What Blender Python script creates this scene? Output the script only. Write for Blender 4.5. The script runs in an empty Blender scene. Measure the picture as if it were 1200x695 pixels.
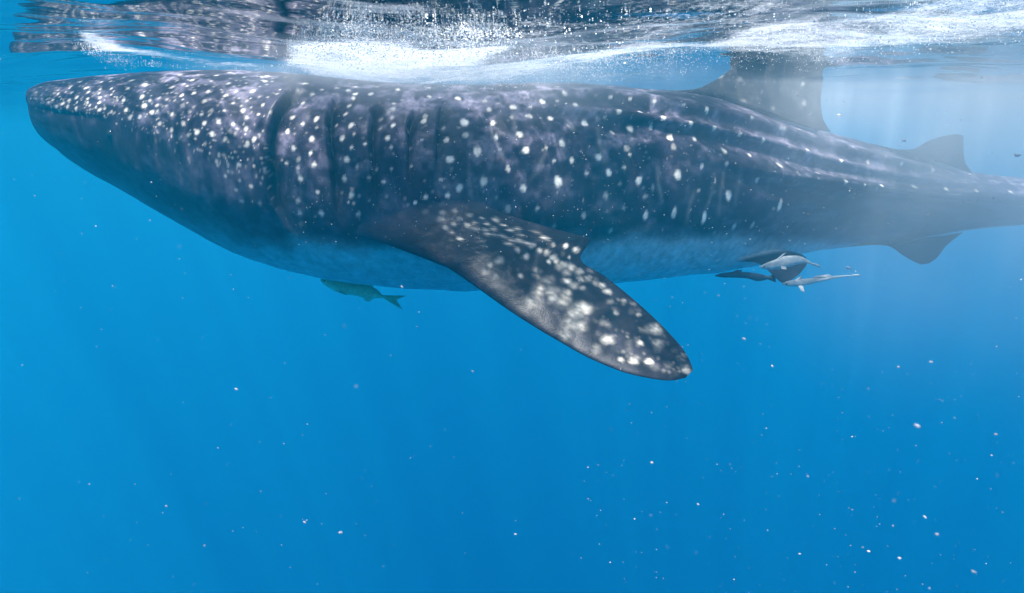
import bpy, math, random
import numpy as np

scene = bpy.context.scene
col = scene.collection
R = math.radians
rng = np.random.default_rng(7)

# ------------------------------------------------------------------ camera
CAM = np.array([0.0, 0.0, -0.405]); PITCH = R(14.2); FPX = 780.0
cam_d = bpy.data.cameras.new('camera'); cam = bpy.data.objects.new('camera', cam_d); col.objects.link(cam)
cam.location = CAM; cam.rotation_euler = (math.pi/2 - PITCH, 0, 0)
cam_d.sensor_width = 36.0; cam_d.lens = FPX/1200*36.0
cam_d.clip_start = 0.02; cam_d.clip_end = 1000
scene.camera = cam
cam_d.dof.use_dof = True; cam_d.dof.focus_distance = 4.0; cam_d.dof.aperture_fstop = 4.5     # only specks close to the lens go soft

# ------------------------------------------------------------------ sky, sun, exposure
SUN_EL, SUN_DIR = R(71), np.array([-0.42, -0.90])     # the sun stands high, behind the camera and to the left
SUN_DIR = SUN_DIR/np.linalg.norm(SUN_DIR)
w = bpy.data.worlds.new('World'); scene.world = w; w.use_nodes = True
nt = w.node_tree; nt.nodes.clear()
sky = nt.nodes.new('ShaderNodeTexSky'); sky.sky_type = 'NISHITA'; sky.sun_disc = False
sky.sun_elevation = SUN_EL; sky.sun_rotation = math.atan2(SUN_DIR[0], SUN_DIR[1])
bg = nt.nodes.new('ShaderNodeBackground'); bg.inputs['Strength'].default_value = 0.12
wo = nt.nodes.new('ShaderNodeOutputWorld')
nt.links.new(sky.outputs[0], bg.inputs[0]); nt.links.new(bg.outputs[0], wo.inputs[0])
sd = bpy.data.lights.new('sun', 'SUN'); sd.energy = 5.0; sd.angle = R(0.6); sd.color = (1.0, 0.96, 0.9)
so = bpy.data.objects.new('sun', sd); col.objects.link(so)
so.rotation_mode = 'QUATERNION'
import mathutils
so.rotation_quaternion = mathutils.Vector((SUN_DIR[0]*math.cos(SUN_EL), SUN_DIR[1]*math.cos(SUN_EL), math.sin(SUN_EL))).to_track_quat('Z', 'Y')
so.location = (3, 0, 6)
vs = scene.view_settings
scene.display_settings.display_device = 'sRGB'
vs.view_transform = 'Standard'; vs.look = 'None'; vs.exposure = 2.2; vs.gamma = 1.0; vs.use_curve_mapping = False
cy = scene.cycles
cy.max_bounces = 10; cy.diffuse_bounces = 3; cy.glossy_bounces = 3; cy.transmission_bounces = 4
cy.volume_bounces = 4; cy.transparent_max_bounces = 12
cy.use_denoising = True; cy.sample_clamp_indirect = 6.0; cy.caustics_reflective = False; cy.caustics_refractive = False

# ------------------------------------------------------------------ helpers
def ray(X, Y):
    X = np.asarray(X, float); Y = np.asarray(Y, float)
    a = (X-600)/FPX; b = (347.5-Y)/FPX
    return np.stack([a, math.cos(PITCH)+b*math.sin(PITCH), -math.sin(PITCH)+b*math.cos(PITCH)], -1)
def at(X, Y, D):                        # the world point a given distance D away (along +Y) seen in direction X, Y
    r = ray(X, Y); return CAM + r*(np.asarray(D, float)/r[..., 1])[..., None]
def pix(P):                             # where a world point falls in the photograph
    d = P-CAM; z = d[..., 1]*math.cos(PITCH)-d[..., 2]*math.sin(PITCH)
    v = d[..., 1]*math.sin(PITCH)+d[..., 2]*math.cos(PITCH)
    return np.stack([600+FPX*d[..., 0]/z, 347.5-FPX*v/z], -1)
def pchip(x, y, q):                     # monotone cubic interpolation
    x = np.asarray(x, float); y = np.asarray(y, float); q = np.clip(np.asarray(q, float), x[0], x[-1])
    h = np.diff(x); d = np.diff(y)/h; m = np.zeros_like(y); m[0] = d[0]; m[-1] = d[-1]
    for k in range(1, len(x)-1):
        if d[k-1]*d[k] > 0:
            w1 = 2*h[k]+h[k-1]; w2 = h[k]+2*h[k-1]; m[k] = (w1+w2)/(w1/d[k-1]+w2/d[k])
    i = np.clip(np.searchsorted(x, q, side='right')-1, 0, len(h)-1); t = (q-x[i])/h[i]
    return y[i]*(2*t**3-3*t**2+1)+h[i]*m[i]*(t**3-2*t**2+t)+y[i+1]*(-2*t**3+3*t**2)+h[i]*m[i+1]*(t**3-t**2)
def sstep(a, b, x):
    t = np.clip((np.asarray(x, float)-a)/(b-a), 0, 1); return t*t*(3-2*t)
def lattice(shape, cells, seed):        # smooth value noise on a grid
    g = np.random.default_rng(seed); n0, n1 = int(cells[0])+2, int(cells[1])+2
    L = g.random((n0, n1)); a = np.linspace(0, n0-1.001, shape[0]); b = np.linspace(0, n1-1.001, shape[1])
    i = a.astype(int); j = b.astype(int); u = (a-i); v = (b-j); u = (u*u*(3-2*u))[:, None]; v = (v*v*(3-2*v))[None, :]
    return (L[i][:, j]*(1-u)+L[i+1][:, j]*u)*(1-v)+(L[i][:, j+1]*(1-u)+L[i+1][:, j+1]*u)*v
def mesh_obj(name, V, F, mat=None, smooth=True, parent=None, color=None):
    """F is a list of integer arrays, each (n, 3) or (n, 4)."""
    me = bpy.data.meshes.new(name); V = np.asarray(V, np.float32)
    me.vertices.add(len(V)); me.vertices.foreach_set('co', V.ravel())
    loops = np.concatenate([f.ravel() for f in F]).astype(np.int32)
    tot = np.concatenate([np.full(len(f), f.shape[1], np.int32) for f in F])
    st = np.concatenate([[0], np.cumsum(tot)[:-1]]).astype(np.int32)
    me.loops.add(len(loops)); me.loops.foreach_set('vertex_index', loops)
    me.polygons.add(len(tot)); me.polygons.foreach_set('loop_start', st); me.polygons.foreach_set('loop_total', tot)
    me.polygons.foreach_set('use_smooth', np.full(len(tot), smooth, bool))
    me.update(calc_edges=True); me.validate()
    if color is not None:
        a = me.attributes.new('pigment', 'FLOAT_COLOR', 'POINT')
        c = np.ones((len(V), 4), np.float32); c[:, :3] = color; a.data.foreach_set('color', c.ravel())
    if mat: me.materials.append(mat)
    o = bpy.data.objects.new(name, me); col.objects.link(o)
    if parent: o.parent = parent
    return o
def tag(o, label=None, cat=None, group=None, kind=None):
    for k, v in (('label', label), ('category', cat), ('group', group), ('kind', kind)):
        if v: o[k] = v
    return o
def new_mat(name):
    m = bpy.data.materials.new(name); m.use_nodes = True; t = m.node_tree; t.nodes.clear()
    return m, t, (lambda k: t.nodes.new(k)), t.links.new
def skin_mat(name, rough=0.5, mott=0.35, scale=9.0, bump=0.25):
    m, t, N, K = new_mat(name)
    out = N('ShaderNodeOutputMaterial'); b = N('ShaderNodeBsdfPrincipled'); b.inputs['Roughness'].default_value = rough
    b.inputs['Specular IOR Level'].default_value = 0.12
    a = N('ShaderNodeAttribute'); a.attribute_name = 'pigment'
    tc = N('ShaderNodeTexCoord'); n = N('ShaderNodeTexNoise'); n.inputs['Scale'].default_value = scale; n.inputs['Detail'].default_value = 7
    n.inputs['Roughness'].default_value = 0.68
    mr = N('ShaderNodeMapRange'); mr.inputs[1].default_value = 0.3; mr.inputs[2].default_value = 0.7
    mr.inputs[3].default_value = 1-mott; mr.inputs[4].default_value = 1+mott
    mx = N('ShaderNodeMix'); mx.data_type = 'RGBA'; mx.blend_type = 'MULTIPLY'; mx.inputs[0].default_value = 1.0
    K(tc.outputs['Object'], n.inputs['Vector']); K(n.outputs['Fac'], mr.inputs[0])
    K(a.outputs['Color'], mx.inputs[6]); K(mr.outputs[0], mx.inputs[7]); K(mx.outputs[2], b.inputs['Base Color'])
    n2 = N('ShaderNodeTexNoise'); n2.inputs['Scale'].default_value = scale*7; n2.inputs['Detail'].default_value = 5
    K(tc.outputs['Object'], n2.inputs['Vector'])
    bp = N('ShaderNodeBump'); bp.inputs['Strength'].default_value = bump; bp.inputs['Distance'].default_value = 0.01
    K(n2.outputs['Fac'], bp.inputs['Height']); K(bp.outputs[0], b.inputs['Normal']); K(b.outputs[0], out.inputs[0])
    return m
def plain_mat(name, color, rough=0.5, var=0.2, scale=20.0, clear=0.0):
    m, t, N, K = new_mat(name)
    out = N('ShaderNodeOutputMaterial'); b = N('ShaderNodeBsdfPrincipled'); b.inputs['Roughness'].default_value = rough
    tc = N('ShaderNodeTexCoord'); n = N('ShaderNodeTexNoise'); n.inputs['Scale'].default_value = scale; n.inputs['Detail'].default_value = 4
    r = N('ShaderNodeValToRGB'); c = np.array(color)
    r.color_ramp.elements[0].position = .3; r.color_ramp.elements[1].position = .7
    r.color_ramp.elements[0].color = (*np.clip(c*(1-var), 0, 1), 1); r.color_ramp.elements[1].color = (*np.clip(c*(1+var), 0, 1), 1)
    K(tc.outputs['Object'], n.inputs['Vector']); K(n.outputs['Fac'], r.inputs[0]); K(r.outputs[0], b.inputs['Base Color'])
    if clear:                            # partly see-through things (jelly-like flecks)
        x = N('ShaderNodeMixShader'); x.inputs[0].default_value = clear; tr_ = N('ShaderNodeBsdfTransparent')
        K(b.outputs[0], x.inputs[1]); K(tr_.outputs[0], x.inputs[2]); K(x.outputs[0], out.inputs[0])
    else: K(b.outputs[0], out.inputs[0])
    return m

# ------------------------------------------------------------------ the water body (volume)
VOL_DENSITY, VOL_COLOR, VOL_G = 0.050, (0.010, 0.50, 0.77), 0.35
def box(name, lo, hi, mat):
    V = np.array([[(lo, hi)[(k >> a) & 1][a] for a in range(3)] for k in range(8)], float)
    F = np.array([[0, 2, 3, 1], [4, 5, 7, 6], [0, 1, 5, 4], [2, 6, 7, 3], [0, 4, 6, 2], [1, 3, 7, 5]])
    return mesh_obj(name, V, [F], mat, smooth=False)
m, t, N, K = new_mat('sea_water_volume')
out = N('ShaderNodeOutputMaterial'); pv = N('ShaderNodeVolumePrincipled')
pv.inputs['Color'].default_value = (*VOL_COLOR, 1); pv.inputs['Density'].default_value = VOL_DENSITY; pv.inputs['Anisotropy'].default_value = VOL_G
K(pv.outputs[0], out.inputs['Volume'])
tag(box('haze', (-110, -60, -90), (110, 110, 0.35), m), 'clear blue sea water around the whale shark, fading far things to blue', 'sea water', kind='stuff')

# ------------------------------------------------------------------ water surface seen from below
WAVES = []
g = np.random.default_rng(21)
for lam, amp, n in ((3.2, .026, 4), (1.3, .009, 6), (.55, .0032, 9), (.24, .0012, 12)):
    for _ in range(n):
        th = g.normal(R(68), R(33)); l = lam*g.uniform(.75, 1.3)
        WAVES.append((math.cos(th)*2*math.pi/l, math.sin(th)*2*math.pi/l, amp*g.uniform(.5, 1.2)/math.sqrt(n)*1.6, g.uniform(0, 6.28), l))
def wave(x, y, cell=0.0):
    z = .045*np.cos(2*np.pi*(x+.35*y+1.2)/4.4)*np.exp(-(np.hypot(x, y-4)/14)**2)
    for kx, ky, a, p, l in WAVES:
        f = np.clip(l/(np.maximum(cell, 1e-4)*4)-1, 0, 1) if np.ndim(cell) or cell else 1.0
        s = np.sin(kx*x+ky*y+p); z = z+a*f*(s+0.25*np.cos(2*(kx*x+ky*y+p)))
    return z
def axis(lo, hi, step, far, grow=1.18):
    a = list(np.arange(lo, hi+1e-6, step)); s = step
    while a[-1] < far[1]: s *= grow; a.append(a[-1]+s)
    s = step
    while a[0] > far[0]: s *= grow; a.insert(0, a[0]-s)
    return np.array(a)
xs = axis(-5.5, 7.5, .03, (-112, 112)); ys = axis(.3, 9.5, .03, (-62, 112))
gx, gy = np.meshgrid(xs, ys, indexing='ij')
cx = np.gradient(xs)[:, None]; cyy = np.gradient(ys)[None, :]; cell = np.maximum(cx, cyy)
V = np.stack([gx, gy, wave(gx, gy, cell)], -1).reshape(-1, 3)
ni, nj = len(xs), len(ys); I = np.arange(ni*nj).reshape(ni, nj)
F = np.stack([I[:-1, :-1], I[1:, :-1], I[1:, 1:], I[:-1, 1:]], -1).reshape(-1, 4)
def in_poly(x, y, poly):
    c = np.zeros(x.shape, bool); p = poly
    for (x0, y0), (x1, y1) in zip(p, p[1:]+p[:1]):
        c ^= ((y0 > y) != (y1 > y)) & (x < (x1-x0)*(y-y0)/(y1-y0+1e-9)+x0)
    return c
def edge_dist(X, Y, poly):
    ed = np.full(X.shape, 1e9)
    for (x0, y0), (x1, y1) in zip(poly, poly[1:]+poly[:1]):
        t_ = np.clip(((X-x0)*(x1-x0)+(Y-y0)*(y1-y0))/((x1-x0)**2+(y1-y0)**2+1e-9), 0, 1)
        ed = np.minimum(ed, np.hypot((X-x0-t_*(x1-x0))*.6, Y-y0-t_*(y1-y0)))
    return ed
# where froth lies on the sea: outlines of the froth areas as they lie on the surface (given by direction, met with the mean sea level)
FROTH = [([(314,84),(322,44),(350,24),(420,6),(480,14),(520,26),(580,18),(626,34),(610,60),(530,84),(455,95),(370,98)], 1.08, 22),
         ([(80,44),(108,47),(150,62),(205,70),(300,76),(340,79),(300,88),(185,85),(122,80),(92,68)], .85, 11),
         ([(450,84),(540,56),(640,52),(760,44),(860,50),(850,64),(760,80),(700,90),(630,98),(560,104),(470,100)], .85, 16),
         ([(770,56),(960,8),(1090,-24),(1400,-60),(1400,30),(1190,56),(1100,66),(985,86),(880,88),(790,80)], .80, 24),
         ([(340,10),(600,-20),(900,-30),(1000,0),(960,30),(800,45),(640,48),(600,30),(480,10)], .5, 14)]
qs = pix(np.stack([gx, gy, np.zeros_like(gx)], -1)); nearm = (gy > 1.0) & (gy < 14)
froth = np.zeros(gx.shape)
for poly, k_, fe in FROTH:
    ins = in_poly(qs[..., 0], qs[..., 1], poly) & nearm
    froth = np.maximum(froth, np.where(ins, k_*sstep(0, fe, edge_dist(qs[..., 0], qs[..., 1], poly)), 0))
m, t, N, K = new_mat('water_surface')
def mth(op, a, b=None, N=N, K=K, clamp=False):
    x = N('ShaderNodeMath'); x.operation = op; x.use_clamp = clamp
    for k_, v_ in ((0, a), (1, b)):
        if v_ is None: continue
        if isinstance(v_, (int, float)): x.inputs[k_].default_value = v_
        else: K(v_, x.inputs[k_])
    return x.outputs[0]
out = N('ShaderNodeOutputMaterial'); mix = N('ShaderNodeMixShader'); fr = N('ShaderNodeFresnel'); fr.inputs['IOR'].default_value = 1.33
tr = N('ShaderNodeBsdfTransparent'); gl = N('ShaderNodeBsdfGlossy'); gl.inputs['Roughness'].default_value = 0.03
tc = N('ShaderNodeTexCoord'); mp = N('ShaderNodeMapping'); mp.inputs['Rotation'].default_value = (0, 0, R(20)); mp.inputs['Scale'].default_value = (5.0, 14.0, 1.0)
n = N('ShaderNodeTexNoise'); n.inputs['Scale'].default_value = 1.0; n.inputs['Detail'].default_value = 3
bp = N('ShaderNodeBump'); bp.inputs['Strength'].default_value = .2; bp.inputs['Distance'].default_value = .012
K(tc.outputs['Object'], mp.inputs[0]); K(mp.outputs[0], n.inputs['Vector']); K(n.outputs['Fac'], bp.inputs['Height'])
K(bp.outputs[0], fr.inputs['Normal']); K(bp.outputs[0], gl.inputs['Normal'])
# wave-gathered light imitated by noise in the see-through colour: more passes along the net
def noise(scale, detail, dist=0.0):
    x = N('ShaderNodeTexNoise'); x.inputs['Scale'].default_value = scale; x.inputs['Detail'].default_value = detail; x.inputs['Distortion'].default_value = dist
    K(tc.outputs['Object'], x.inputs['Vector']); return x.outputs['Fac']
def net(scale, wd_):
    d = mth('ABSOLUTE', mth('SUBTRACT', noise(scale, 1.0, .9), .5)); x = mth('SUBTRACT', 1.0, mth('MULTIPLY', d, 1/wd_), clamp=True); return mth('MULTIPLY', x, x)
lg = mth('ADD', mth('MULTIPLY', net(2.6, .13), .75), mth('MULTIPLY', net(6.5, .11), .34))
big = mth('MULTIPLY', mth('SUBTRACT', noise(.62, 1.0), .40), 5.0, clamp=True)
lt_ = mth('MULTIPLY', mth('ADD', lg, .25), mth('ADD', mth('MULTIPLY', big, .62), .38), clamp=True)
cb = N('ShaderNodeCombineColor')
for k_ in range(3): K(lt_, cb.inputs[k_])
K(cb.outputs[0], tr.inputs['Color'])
K(fr.outputs[0], mix.inputs[0]); K(tr.outputs[0], mix.inputs[1]); K(gl.outputs[0], mix.inputs[2])
# froth: white, lets light glow through from above, broken up by streaks and grain
at_ = N('ShaderNodeAttribute'); at_.attribute_name = 'pigment'
mp2 = N('ShaderNodeMapping'); mp2.inputs['Rotation'].default_value = (0, 0, R(-8)); mp2.inputs['Scale'].default_value = (1.0, 1.35, 1.0)
K(tc.outputs['Object'], mp2.inputs[0])
def noise2(scale, detail, rough=.6, dist=0.0):
    x = N('ShaderNodeTexNoise'); x.inputs['Scale'].default_value = scale; x.inputs['Detail'].default_value = detail; x.inputs['Roughness'].default_value = rough; x.inputs['Distortion'].default_value = dist
    K(mp2.outputs[0], x.inputs['Vector']); return x.outputs['Fac']
fz = mth('ADD', mth('ADD', mth('MULTIPLY', noise2(2.2, 5, .65, .6), .85), mth('MULTIPLY', noise2(17, 4, .75), .6)), mth('MULTIPLY', noise2(60, 3, .8), .75))     # about 1.1 on average
fo = mth('MULTIPLY', mth('SUBTRACT', mth('ADD', mth('MULTIPLY', at_.outputs['Fac'], .62), fz), 1.38), 2.4, clamp=True)
fo = mth('MULTIPLY', fo, .85)
df = N('ShaderNodeBsdfDiffuse'); df.inputs['Color'].default_value = (.5, .52, .54, 1)
tl = N('ShaderNodeBsdfTranslucent'); tl.inputs['Color'].default_value = (.31, .325, .345, 1)
fm = N('ShaderNodeMixShader'); fm.inputs[0].default_value = .65; K(df.outputs[0], fm.inputs[1]); K(tl.outputs[0], fm.inputs[2])
mf = N('ShaderNodeMixShader'); K(fo, mf.inputs[0]); K(mix.outputs[0], mf.inputs[1]); K(fm.outputs[0], mf.inputs[2]); K(mf.outputs[0], out.inputs[0])
tag(mesh_obj('water_surface', V, [F], m, color=np.repeat(froth.reshape(-1, 1), 3, 1)), 'rippled frothy underside of the sea surface mirroring the whale shark', 'sea surface', kind='structure')

# ------------------------------------------------------------------ the whale shark: one continuous skin
TOP = [(30,110),(36,104),(45,99.5),(60,95),(90,92),(130,88),(200,83),(260,82),(330,85),(400,92),(450,96),(500,98),(560,99),(620,97),(680,98),(740,103),(790,107),(830,111),(870,122),(910,138),(950,150),(975,157),(1010,166),(1060,179),(1090,187),(1140,202),(1200,209),(1270,219),(1350,232)]
BOT = [(30,112),(34.5,123),(41.6,132),(46.6,143),(50,154),(57.5,165),(68,174),(100,194),(130,212),(165,232),(200,253),(250,280),(280,296),(320,311),(360,322),(400,330),(450,336),(500,339),(560,341),(640,339),(720,332),(780,325),(840,319),(880,313),(950,295),(980,291),(1040,285),(1085,279),(1110,274),(1135,270),(1160,267),(1200,264),(1270,262),(1350,262)]
AXI = [(30,5.0),(120,4.85),(250,4.68),(450,4.6),(600,4.68),(800,5.05),(900,5.35),(1000,5.8),(1100,6.35),(1200,6.95),(1350,7.9)]
WID = [(30,.06),(36,.24),(48,.38),(70,.49),(110,.58),(200,.70),(320,.78),(450,.76),(600,.75),(800,.61),(950,.46),(1100,.33),(1200,.24),(1350,.08)]
MID = [(30,.45),(60,.36),(120,.34),(300,.43),(600,.50),(900,.48),(1050,.45),(1350,.45)]        # how far down the widest level lies
NS, NT = 960, 336
u = np.linspace(0, 1, NS); sx = 30+1320*(0.94*u+0.06*u*u); sx = np.where(u < .03, 30+(sx[int(NS*.03)]-30)*(u/.03)**1.5, sx)
sx = np.maximum.accumulate(sx)+np.arange(NS)*1e-6
def tab(T, q): T = np.array(T); return pchip(T[:, 0], T[:, 1], q)
yt, yb, ax_, wd, md = (tab(T, sx) for T in (TOP, BOT, AXI, WID, MID))
th = np.arange(NT)*2*math.pi/NT
ct, st = np.cos(th), np.sin(th); ex = .90
cu = np.sign(ct)*np.abs(ct)**ex; su = np.abs(st)**ex*np.sign(st)
hd = (1-sstep(90, 360, sx))[:, None]; tl_ = (.65*sstep(800, 1060, sx))[:, None]; SU = np.sign(st)*np.abs(st)**(ex+tl_+np.where(ct[None] < 0, .75*hd, 0)); CU = np.sign(ct)*np.abs(ct)**(ex+tl_)   # the tail is diamond-shaped, with a keel   # the jaw narrows below the wide flat snout
def soft_(a, n):
    k = np.hanning(n+2)[1:-1]; k /= k.sum(); a = a if a.ndim > 1 else a[:, None]
    return np.stack([np.convolve(np.pad(a[:, c], n//2, mode='reflect', reflect_type='odd'), k, 'valid') for c in range(a.shape[1])], -1).squeeze()
a_t, a_b, a_x = yt.copy(), yb.copy(), sx.copy()
for it in range(9):                      # correct for the camera seeing the top and the belly a little from the side
    pt, pb = at(a_x, a_t, ax_), at(a_x, a_b, ax_)
    C0 = pt+(pb-pt)*md[:, None]
    if it == 0:
        tg = soft_(np.gradient(C0, axis=0), 121)
        lat = np.stack([tg[:, 1], -tg[:, 0], np.zeros(NS)], -1); lat /= np.linalg.norm(lat, axis=1)[:, None]      # towards the camera
    upv = pt-C0; dnv = C0-pb
    P = C0[:, None]+np.where(CU[..., None] > 0, upv[:, None]*CU[..., None], dnv[:, None]*CU[..., None])+lat[:, None]*(wd[:, None]*SU)[..., None]
    q = pix(P)
    if it < 8:
        kt, kb = q[..., 1].argmin(1), q[..., 1].argmax(1); ii = np.arange(NS)
        a_t += (tab(TOP, q[ii, kt, 0])-q[ii, kt, 1])*.7; a_b += (tab(BOT, q[ii, kb, 0])-q[ii, kb, 1])*.7
        a_x += (sx-q[:, NT//4, 0])*.7; d_ = np.stack([a_t-yt, a_b-yb, a_x-sx], -1); d2_ = soft_(d_, 41); wn = sstep(30, 110, sx)[:, None]
        d_ = d2_*wn+soft_(d_, 7)*(1-wn); a_t, a_b, a_x = yt+d_[:, 0], yb+d_[:, 1], sx+d_[:, 2]
upn = upv/np.linalg.norm(upv, axis=1)[:, None]
# outward direction of every skin point
dn = (np.roll(P, -1, 1)-np.roll(P, 1, 1)); ds = np.gradient(P, axis=0)
NRM = np.cross(ds, dn); NRM /= np.linalg.norm(NRM, axis=2)[..., None]+1e-9
NRM *= np.sign((NRM*(P-C0[:, None])).sum(2))[..., None]
H = NT//2+1                              # near half: columns 0..NT/2
qn, Pn = pix(P[:, :H]), P[:, :H]
mpp = (P[:, :H, 1])/FPX                  # metres per pixel
X, Y = qn[..., 0], qn[..., 1]
disp = np.zeros((NS, H)); groove = np.zeros((NS, H))
RIDGE = [([(600,111),(690,113),(760,121),(830,133),(880,145),(940,163),(1000,180),(1070,197),(1140,212)], .058, 4.0, (560,740,1060,1140)),
         ([(620,121),(700,130),(760,139),(830,150),(900,167),(950,183),(1010,197),(1090,212),(1180,225)], .058, 4.0, (580,740,1080,1180)),
         ([(830,186),(880,199),(930,209),(980,216),(1050,225),(1120,231),(1200,238),(1330,246)], .062, 5.0, (800,960,1300,1340))]
for pts, amp, wpx, (a, b, c, d) in RIDGE:
    pts = np.array(pts); yr = pchip(pts[:, 0], pts[:, 1], X); e = (Y-yr)*mpp; wm = wpx*5.3/FPX
    fade = sstep(a, b, X)*(1-sstep(c, d, X))
    prof = np.where(e < 0, np.exp(-(e/(wm*1.9))**2), np.exp(-(e/wm)**2)-.6*np.exp(-((e-wm*2.8)/(wm*1.9))**2))
    disp += amp*prof*fade
SLIT = [([(103,346),(115,334),(135,322),(170,314),(220,318),(262,336),(282,353)], .070, .12),
        ([(110,394),(125,387),(150,384),(200,389),(250,396),(268,404)], .064, .11),
        ([(121,444),(130,437),(160,434),(200,436),(240,441),(254,448)], .055, .10),
        ([(126,485),(150,479),(180,478),(215,480),(234,484)], .046, .085),
        ([(124,517),(150,513),(180,512),(210,510),(226,508)], .036, .07)]
for pts, amp, wm in SLIT:
    pts = np.array(pts); xs_ = pchip(pts[:, 0], pts[:, 1], Y); e = (X-xs_)*mpp
    y0, y1 = pts[0, 0], pts[-1, 0]
    fade = sstep(y0-2, y0+10, Y)*(1-sstep(y1-75, y1+4, Y))*(X > 280)*(X < 560)
    rec = np.where(e >= 0, np.exp(-e/wm), np.exp(-(e/.010)**2))
    disp += (-amp*rec+amp*.30*np.exp(-(np.minimum(e, 0)/.10)**2)*(e < 0))*fade
    groove = np.maximum(groove, fade*np.where(e >= 0, np.exp(-(e/(.030+.050*(1-sstep(y0, y0+55, Y))))**2), np.exp(-(e/.008)**2)))
mp_ = np.array([(31,115),(38,121.5),(48,127),(62,131.5),(95,137),(130,144),(150,150)]); e = (Y-pchip(mp_[:, 0], mp_[:, 1], X))*mpp
mouth = np.exp(-(e/.016)**2)*sstep(32, 38, X)*(1-sstep(70, 135, X)); disp += -.006*mouth+.012*np.exp(-((e+.045)/.03)**2)*(1-sstep(110, 148, X)); groove = np.maximum(groove, .12*mouth)
disp += .030*np.exp(-(((X-505)/60)**2+((Y-(262-.12*(X-505)))/24)**2))      # shoulder that carries the pectoral fin
# shallow folds and muscle on the flank
disp += (lattice((NS, H), (46, 12), 3)-.5)*.010*sstep(250, 520, X)+(lattice((NS, H), (150, 34), 4)-.5)*.004
jj = np.arange(NT); mir = np.where(jj < H, jj, NT-jj)
P = P+NRM*(disp[:, mir]*sstep(30, 60, sx)[:, None])[..., None]

# ---- skin pigment (dark slate back with white spots, pale belly), the same on both flanks
DARK = np.array([.019, .018, .031]); PALE = np.array([.72, .70, .63]); BELLY = np.array([.42, .47, .50])
Pn = P[:, :H]; qn = pix(Pn); X, Y = qn[..., 0], qn[..., 1]
bl = pchip([30,60,100,200,320,430,560,700,800,900,1000,1350], [140,148,176,236,278,288,292,281,276,282,284,290], X)+(lattice((NS, H), (60, 20), 8)-.5)*14
belly = sstep(-12, 14+60*(1-sstep(150, 420, X)), Y-bl)*(.45+.55*sstep(60, 400, X))
low = np.arange(H)[None, :] > H*.55; belly = np.where(low, belly, 0)
belly = np.maximum(belly, sstep(.86, .97, np.arange(H)/H)[None, :]*sstep(120, 420, X))
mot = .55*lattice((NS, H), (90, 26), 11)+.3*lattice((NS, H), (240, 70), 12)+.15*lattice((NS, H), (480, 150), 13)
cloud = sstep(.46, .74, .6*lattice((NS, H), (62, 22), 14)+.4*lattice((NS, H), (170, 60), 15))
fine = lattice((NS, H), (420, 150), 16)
base = DARK*(0.45+1.3*mot[..., None])+np.array([.088, .080, .106])*(cloud*(.35+.9*fine)*((1-.5*sstep(.30, .55, np.arange(H)/H))[None, :]+1.0*(1-sstep(.16, .30, np.arange(H)/H))[None, :])+(.5+.9*fine)*sstep(740, 1000, X)*(1-sstep(.34, .42, np.arange(H)/H))[None, :])[..., None]  # cloudy mottling, plus sunlight on upper back and upper tail painted in paler
spotmap = np.zeros((NS, H))
SPOT_GROW = .88
def parse(s):
    out = []
    for it in s.split():
        v = [float(a) for a in it.split(',')]; v += [1.0]*(5-len(v)); out.append(v)
    return out
def paint(q, Pts, ok, acc, spots, soft=.55, grow=1.0):
    """round pale spots: centre given by a direction in the photograph, size measured on the skin in metres"""
    for sx_, sy_, r, k, v in spots:
        d2 = (q[..., 0]-sx_)**2+(q[..., 1]-sy_)**2; d2 = np.where(ok, d2, 1e9)
        i = np.unravel_index(np.argmin(d2), d2.shape); c = Pts[i]
        rm = r*grow*c[1]/FPX*SPOT_GROW; lo, hi = max(0, i[0]-60), i[0]+60
        e = Pts[lo:hi]-c; e = np.where(ok[lo:hi, :, None], e, 9.0)
        rr = np.sqrt(e[..., 0]**2+e[..., 1]**2+(e[..., 2]/v)**2)/rm
        an = np.arctan2(e[..., 2], e[..., 0]); rr = rr*(1+.10*np.sin(an*2+sx_*1.7)+.07*np.sin(an*3+sy_*2.3)+.05*np.sin(an*5+sx_))
        acc[lo:hi] = np.maximum(acc[lo:hi], k*np.clip(1-sstep(1-soft, 1+soft, rr), 0, 1))
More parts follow.
